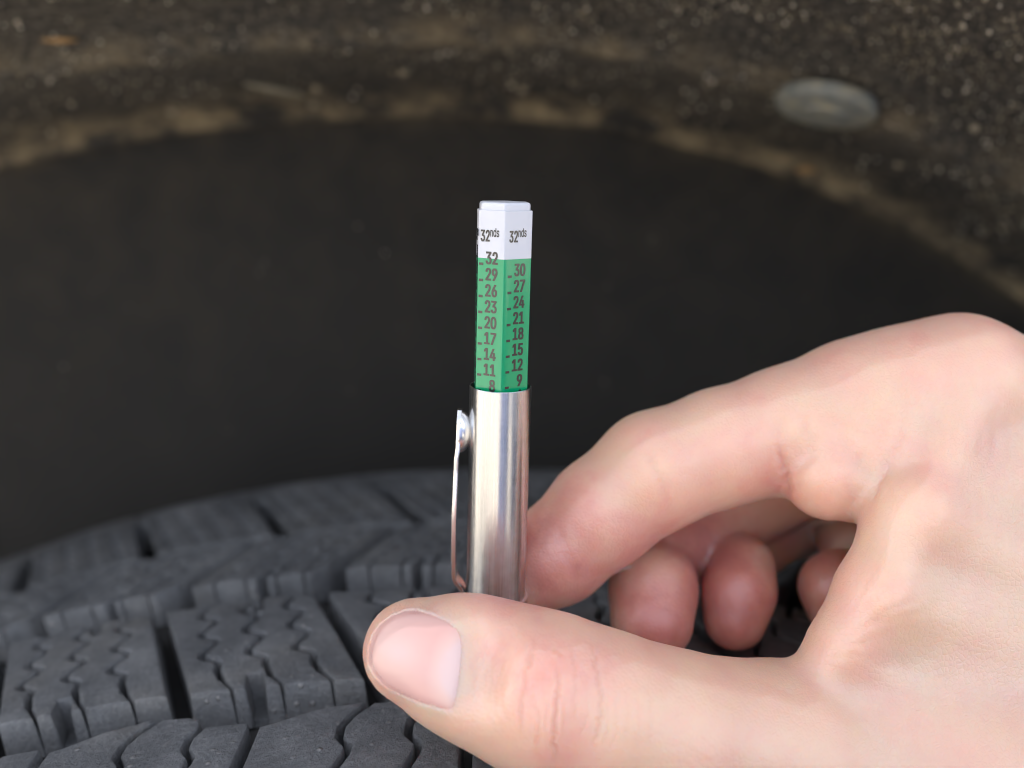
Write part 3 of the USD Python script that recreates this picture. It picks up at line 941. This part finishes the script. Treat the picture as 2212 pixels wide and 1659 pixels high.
def hand():
    root = thing('hand')
    tag(root, 'pale right hand pinching the gauge between thumb and bent index finger', 'hand')
    V, F = surface_nets(hand_sdf, np.array([-30.0, -110, -100]), np.array([250.0, 120, 118]), 0.9)
    m = trimesh.Trimesh(V, F, process=False)
    # even the mesh out, then lay it back on the surface
    trimesh.smoothing.filter_laplacian(m, lamb=0.5, iterations=6, volume_constraint=False)
    p = np.array(m.vertices, np.float32)
    e_ = np.float32(0.15)
    d0 = hand_sdf(p)
    g_ = np.stack([hand_sdf(p + e_ * np.eye(3, dtype=np.float32)[k]) - d0 for k in range(3)], -1) / e_
    p = p - np.clip(d0, -0.8, 0.8)[:, None] * g_ / np.maximum((g_ * g_).sum(1, keepdims=True), 0.5)
    m = trimesh.Trimesh(p.astype(float), F, process=False)
    trimesh.smoothing.filter_laplacian(m, lamb=0.5, iterations=2, volume_constraint=False)
    # fine mesh where the picture looks
    s = spx(m.vertices)
    vn = m.vertex_normals
    near = (s[:, 0] > 700) & (s[:, 0] < 2320) & (s[:, 1] < 1760) & (s[:, 1] > 600)
    face = near[m.faces].all(1) & ((vn[m.faces].mean(1) * (CAM * 1000 - m.triangles_center)).sum(1) > -20)
    m = trimesh.Trimesh(*refine(np.array(m.vertices), np.array(m.faces), face), process=False)
    # once more over the thumb's nail and knuckle
    s = spx(m.vertices)
    near = (s[:, 0] > 760) & (s[:, 0] < 1560) & (s[:, 1] > 1270) & (s[:, 2] < 143)
    m = trimesh.Trimesh(*refine(np.array(m.vertices), np.array(m.faces), near[m.faces].all(1)), process=False)
    s = spx(m.vertices)
    view = CAM * 1000 - m.vertices
    view /= np.linalg.norm(view, axis=1, keepdims=True)
    vn = np.array(m.vertex_normals)
    # visible surface points, to lay creases on
    front = (vn * view).sum(1) > 0.12
    fi = np.nonzero(front)[0]
    kd2 = cKDTree(s[fi, :2])

    def lift(pts, step=4.0):
        """Pixel polyline -> points on the nearest skin surface (mm)."""
        l = LineString(pts)
        n = max(int(l.length / step), 2)
        P = np.array([l.interpolate(t, normalized=True).coords[0] for t in np.linspace(0, 1, n)])
        out = []
        for p in P:
            c = fi[kd2.query_ball_point(p, 9.0)]
            if len(c):
                out.append(m.vertices[c[np.argmin(s[c, 2])]])
        return np.array(out)

    disp = np.zeros(len(s))
    crease = np.zeros(len(s))

    def cut(pts, depth, width, col, bulge=0.25, taper=True):
        L = lift(pts)
        if len(L) < 2:
            return
        d, i = cKDTree(L).query(m.vertices, distance_upper_bound=width * 6)
        ok = np.isfinite(d)
        t = i[ok] / (len(L) - 1)
        tp = np.clip(np.minimum(t, 1 - t) * 5, 0, 1) if taper else 1.0
        g = np.exp(-(d[ok] / width) ** 2) * tp
        disp[ok] -= depth * g
        disp[ok] += depth * bulge * np.exp(-((d[ok] - width * 2.2) / (width * 1.3)) ** 2) * tp
        crease[ok] = np.maximum(crease[ok], 0.34 * col * np.exp(-(d[ok] / (width * 1.2)) ** 2) * tp)

    cut(crop3([(1425, 680), (1448, 800), (1428, 1000), (1440, 1150), (1420, 1300), (1408, 1475)]), 0.161, 0.26, 0.8)
    cut(crop3([(1640, 490), (1700, 600), (1742, 820), (1762, 1050), (1735, 1250), (1690, 1400)]), 0.105, 0.25, 0.6)
    cut(crop3([(1505, 480), (1560, 650), (1578, 800), (1572, 1000), (1590, 1150)]), 0.062, 0.24, 0.4)
    cut(crop3([(1290, 450), (1245, 640), (1195, 750), (1200, 860), (1160, 950), (1140, 1080), (1150, 1290)]), 0.087, 0.28, 0.6)
    cut(crop3([(1060, 600), (1025, 700), (965, 880), (960, 1080), (1040, 1260)]), 0.037, 0.25, 0.25)
    cut(crop3([(1090, 640), (1010, 900), (1020, 1080), (1090, 1230)]), 0.037, 0.25, 0.25)
    cut(crop3([(1230, 930), (1290, 1100), (1265, 1290), (1255, 1420)]), 0.056, 0.25, 0.4)
    cut(crop3([(1195, 812), (1300, 800), (1430, 828)]), 0.050, 0.22, 0.3)
    cut(crop3([(1400, 585), (1450, 610), (1495, 660)]), 0.062, 0.3, 0.6)
    cut(crop3([(930, 700), (940, 850), (900, 1000)]), 0.031, 0.25, 0.25)
    cut(crop3([(800, 640), (830, 800), (815, 960)]), 0.031, 0.25, 0.2)
    for x, y0_, y1_ in ((1330, 880, 1250), (1490, 900, 1300), (1650, 800, 1250), (880, 640, 1050), (1800, 800, 1300), (1860, 760, 1350), (1940, 800, 1300), (2020, 850, 1350), (2110, 850, 1400)):
        cut(crop3([(x, y0_), (x + 14, (y0_ + y1_) / 2), (x - 4, y1_)]), 0.035, 0.22, 0.15)
    # index finger
    cut(crop4([(1170, 640), (1184, 730), (1196, 830), (1204, 880)]), 0.35, 0.5, 0.3, 0.1)
    cut(crop4([(1156, 480), (1160, 580), (1172, 680), (1186, 760)]), 0.16, 0.9, 0.1, 0.2)
    cut(crop4([(1260, 470), (1280, 600), (1300, 700)]), 0.12, 0.8, 0.15)
    cut(crop4([(610, 620), (640, 720), (690, 840), (730, 905)]), 0.13, 0.6, 0.25)
    cut(crop4([(690, 690), (720, 800), (790, 870)]), 0.06, 0.6, 0.12)
    cut(crop4([(225, 950), (262, 1060), (320, 1170), (370, 1215)]), 0.11, 0.6, 0.2)
    cut(crop4([(1720, 470), (1670, 600), (1610, 720), (1560, 830), (1525, 930)]), 0.22, 0.6, 0.15, 0.1)
    cut(crop4([(1480, 640), (1500, 720), (1560, 760)]), 0.22, 0.9, 0.2)
    # web corner
    for a_ in ([(1345, 1450), (1480, 1400), (1640, 1330), (1800, 1240)], [(1360, 1465), (1520, 1450), (1700, 1420)], [(1400, 1400), (1500, 1330), (1620, 1220)], [(1330, 1490), (1500, 1520), (1680, 1560)],
               [(1420, 1380), (1480, 1290), (1560, 1150)], [(1500, 1400), (1700, 1360), (1850, 1300)]):
        cut(crop4(a_), 0.06, 0.4, 0.06)
    # soft ripples over the back of the web
    for k in range(7):
        x = 1760 + 60 * k
        cut(crop4([(x, 480 + 8 * k), (x + 30, 560), (x + 20, 700)]), 0.05, 0.6, 0.06)
    disp += 0.10 * (meshkit.fbm(m.vertices / 3.0, 3, 21) - 0.5) + 0.04 * (meshkit.fbm(m.vertices / 0.9, 2, 23) - 0.5)
    # nail fold: the skin sinks under the plate and stands up round it
    NP = Polygon(NAIL)
    nl = lift(list(NAIL) + [NAIL[0]], 3.0)
    d, _ = cKDTree(nl).query(m.vertices, distance_upper_bound=3.0)
    ok = np.isfinite(d) & front
    import shapely
    inside = np.zeros(len(s), bool)
    inside[ok] = shapely.contains_xy(NP, s[ok, 0], s[ok, 1])
    disp[ok & ~inside] += 0.07 * np.exp(-((d[ok & ~inside] - 0.7) / 0.6) ** 2) * np.clip((s[ok & ~inside, 0] - 850) / 60, 0, 1)
    inn = front & shapely.contains_xy(NP, s[:, 0], s[:, 1]) & (s[:, 2] < 145)
    dd, _ = cKDTree(nl).query(m.vertices[inn])
    disp[inn] -= 0.25 * np.clip(dd / 0.5, 0, 1)
    # where the blood shows
    flush = 0.22 * np.ones(len(s))

    def patch(px, py, dep, rad, amt):
        q = at(px, py, dep)
        flush[:] += amt * np.exp(-((m.vertices - q) ** 2).sum(1) / rad ** 2)

    patch(1120, 1230, 160, 14, 0.7)
    patch(1150, 1130, 168, 9, 0.2)
    for px, py, dd_ in ((1408, 1310, 158), (1590, 1300, 168), (1810, 1290, 172)):
        patch(px, py, dd_, 10.5, 0.6)
        patch(px, py + 80, dd_, 8, 0.2)
    patch(1490, 1160, 178, 10, 0.7)
    patch(1700, 1160, 192, 12, 0.35)
    patch(1560, 980, 160, 8, 0.16)
    patch(1430, 1080, 160, 6, 0.18)
    patch(1700, 1040, 158, 5, 0.25)
    patch(1790, 1060, 152, 6, 0.12)
    patch(1880, 720, 158, 9, 0.15)
    patch(2080, 730, 158, 10, 0.18)
    patch(840, 1330, 136, 6, 0.12)
    patch(1080, 1310, 138, 9, 0.28)
    patch(1250, 1400, 134, 9, 0.18)
    patch(1190, 1490, 127, 6, 0.12)
    patch(1500, 1560, 128, 12, -0.1)
    patch(2100, 1200, 148, 22, -0.16)
    patch(1800, 1300, 143, 7, 0.10)
    body = trimesh.Trimesh(m.vertices + vn * disp[:, None], m.faces, process=False)
    o = obj('skin', (body.vertices * MM, body.faces), skin, root.GetPath(), smooth=True)
    mesh_prop(o, 'flush', np.clip(flush, 0, 1))
    mesh_prop(o, 'crease', np.clip(crease, 0, 0.8))
    # the jacket sleeve, from behind the wrist up towards the shoulder
    pth = np.array([[215.0, -45, -4, 40], [260, -82, -32, 46], [320, -135, -72, 54], [355, -200, -70, 60], [350, -340, 10, 66], [330, -500, 105, 76]])
    tt = np.linspace(0, 1, 70)
    k = np.linspace(0, 1, len(pth))
    pc = np.stack([np.interp(tt, k, pth[:, c]) for c in range(4)], 1)
    for _ in range(8):
        pc[1:-1] = (pc[:-2] + pc[1:-1] * 2 + pc[2:]) / 4
    tg_ = np.gradient(pc[:, :3], axis=0)
    tg_ /= np.linalg.norm(tg_, axis=1, keepdims=True)
    sx = np.cross(tg_, [0, 0, 1.0])
    sx /= np.linalg.norm(sx, axis=1, keepdims=True)
    sy = np.cross(sx, tg_)
    an = np.linspace(0, 2 * np.pi, 49)[:-1]
    sv = pc[:, None, :3] + pc[:, None, 3:4] * (np.cos(an)[None, :, None] * sx[:, None] + np.sin(an)[None, :, None] * sy[:, None])
    sv += (sv - pc[:, None, :3]) * 0.22 * (meshkit.fbm(sv / 28.0, 3, 31) - 0.5)[..., None]
    ix = np.arange(70 * 48).reshape(70, 48)
    nx = np.roll(ix, -1, 1)
    obj('sleeve', (sv.reshape(-1, 3) * MM, np.stack([ix[:-1], nx[:-1], nx[1:], ix[1:]], -1).reshape(-1, 4)), cloth, root.GetPath(), smooth=True)
    tor = np.array([[215, -520, 190, 60, 90], [205, -550, 120, 110, 175], [200, -580, -60, 130, 190], [200, -590, -260, 125, 175], [200, -590, -430, 140, 185], [200, -590, -470, 60, 80]], float)
    k = np.linspace(0, 1, len(tor))
    tor = np.stack([np.interp(np.linspace(0, 1, 60), k, tor[:, c]) for c in range(5)], 1)
    sv = np.stack([tor[:, None, 0] + tor[:, None, 4] * np.cos(an)[None], tor[:, None, 1] + tor[:, None, 3] * np.sin(an)[None], np.broadcast_to(tor[:, None, 2], (60, 48))], -1)
    cc = tor[:, None, :3]
    sv = sv + (sv - cc) * 0.2 * (meshkit.fbm(sv / 60.0, 3, 33) - 0.5)[..., None]
    ix = np.arange(60 * 48).reshape(60, 48)
    nx = np.roll(ix, -1, 1)
    obj('jacket', (sv.reshape(-1, 3) * MM, np.stack([ix[:-1], ix[1:], nx[1:], nx[:-1]], -1).reshape(-1, 4)), cloth, root.GetPath(), smooth=True)
    # the nail plate: a curved shell laid into the fold
    x0, y0, x1, y1 = NP.bounds
    core = NP.buffer(3.0)
    pts = []
    ext = np.array([core.exterior.interpolate(t, normalized=True).coords[0] for t in np.linspace(0, 1, 121)[:-1]])
    c0 = np.array([905.0, 1412.0])
    fr = np.array([0, .12, .25, .4, .55, .7, .82, .91, .97, 1.0])
    top, nrm = [], []
    kdf = cKDTree(s[fi, :2])
    for t in fr:
        for e_ in ext:
            p = c0 + (e_ - c0) * t
            dq, ii = kdf.query(p, 14)
            c = fi[ii]
            c = c[s[c, 2] < s[c, 2].min() + 2.0]
            wq = 1 / (np.linalg.norm(s[c, :2] - p, axis=1) + 0.6)
            dep = (s[c, 2] * wq).sum() / wq.sum()
            n_ = (vn[c] * wq[:, None]).sum(0)
            top.append(at(p[0], p[1], dep))
            nrm.append(n_ / np.linalg.norm(n_))
    top, nrm = np.array(top), np.array(nrm)
    K = len(ext)
    ring = np.repeat(np.arange(len(fr)), K)
    prop = np.where(fr[ring] < 0.9, 0.20, 0.20 - 0.36 * (fr[ring] - 0.9) / 0.1)
    up_ = top + nrm * prop[:, None]
    # even out the plate
    A_ = up_.reshape(len(fr), K, 3)
    for _ in range(6):
        B_ = A_.copy()
        B_[1:-1] = 0.4 * A_[1:-1] + 0.15 * (A_[:-2] + A_[2:] + np.roll(A_[1:-1], 1, 1) + np.roll(A_[1:-1], -1, 1))
        B_[0] = B_[1].mean(0)
        A_ = B_
    up_ = A_.reshape(-1, 3)
    lo_ = up_ - nrm * 0.45
    nv = len(up_)
    fs = []
    for i in range(len(fr) - 1):
        for j in range(K):
            a_, b_, c_, d_ = i * K + j, i * K + (j + 1) % K, (i + 1) * K + (j + 1) % K, (i + 1) * K + j
            fs.append([a_, b_, c_, d_])
            fs.append([nv + d_, nv + c_, nv + b_, nv + a_])
    e0 = (len(fr) - 1) * K
    for j in range(K):
        fs.append([e0 + j, e0 + (j + 1) % K, nv + e0 + (j + 1) % K, nv + e0 + j])
    nm = trimesh.Trimesh(np.vstack([up_, lo_]), np.array([[q_[0], q_[1], q_[2]] for q_ in fs] + [[q_[0], q_[2], q_[3]] for q_ in fs]), process=False)
    cn = np.cross(nm.vertices[fs[0][1]] - nm.vertices[fs[0][0]], nm.vertices[fs[0 + 2 * K][2]] - nm.vertices[fs[0][0]])
    big = nm.face_normals[2 * K * 4:2 * K * 4 + 2 * K:2].mean(0)
    if big @ NAILN < 0:
        nm.invert()
    o = obj('thumbnail', (nm.vertices * MM, nm.faces), nail_mat, root.GetPath(), smooth=True)
    sp = spx(nm.vertices)
    # pale half moon by the cuticle
    q0 = spx(at(1075, 1475, 133))
    e1 = np.hypot((sp[:, 0] - 1015) / 92.0, (sp[:, 1] - 1452) / 98.0)
    lun = 0.7 * np.clip((1.3 - e1) / 0.65, 0, 1) ** 1.3
    base = 0.12 + 0.48 * np.exp(-(((sp[:, 0] - 860) / 55) ** 2 + ((sp[:, 1] - 1410) / 50) ** 2))
    mesh_prop(o, 'lunula', np.clip(np.maximum(base, lun), 0, 1))


hand()
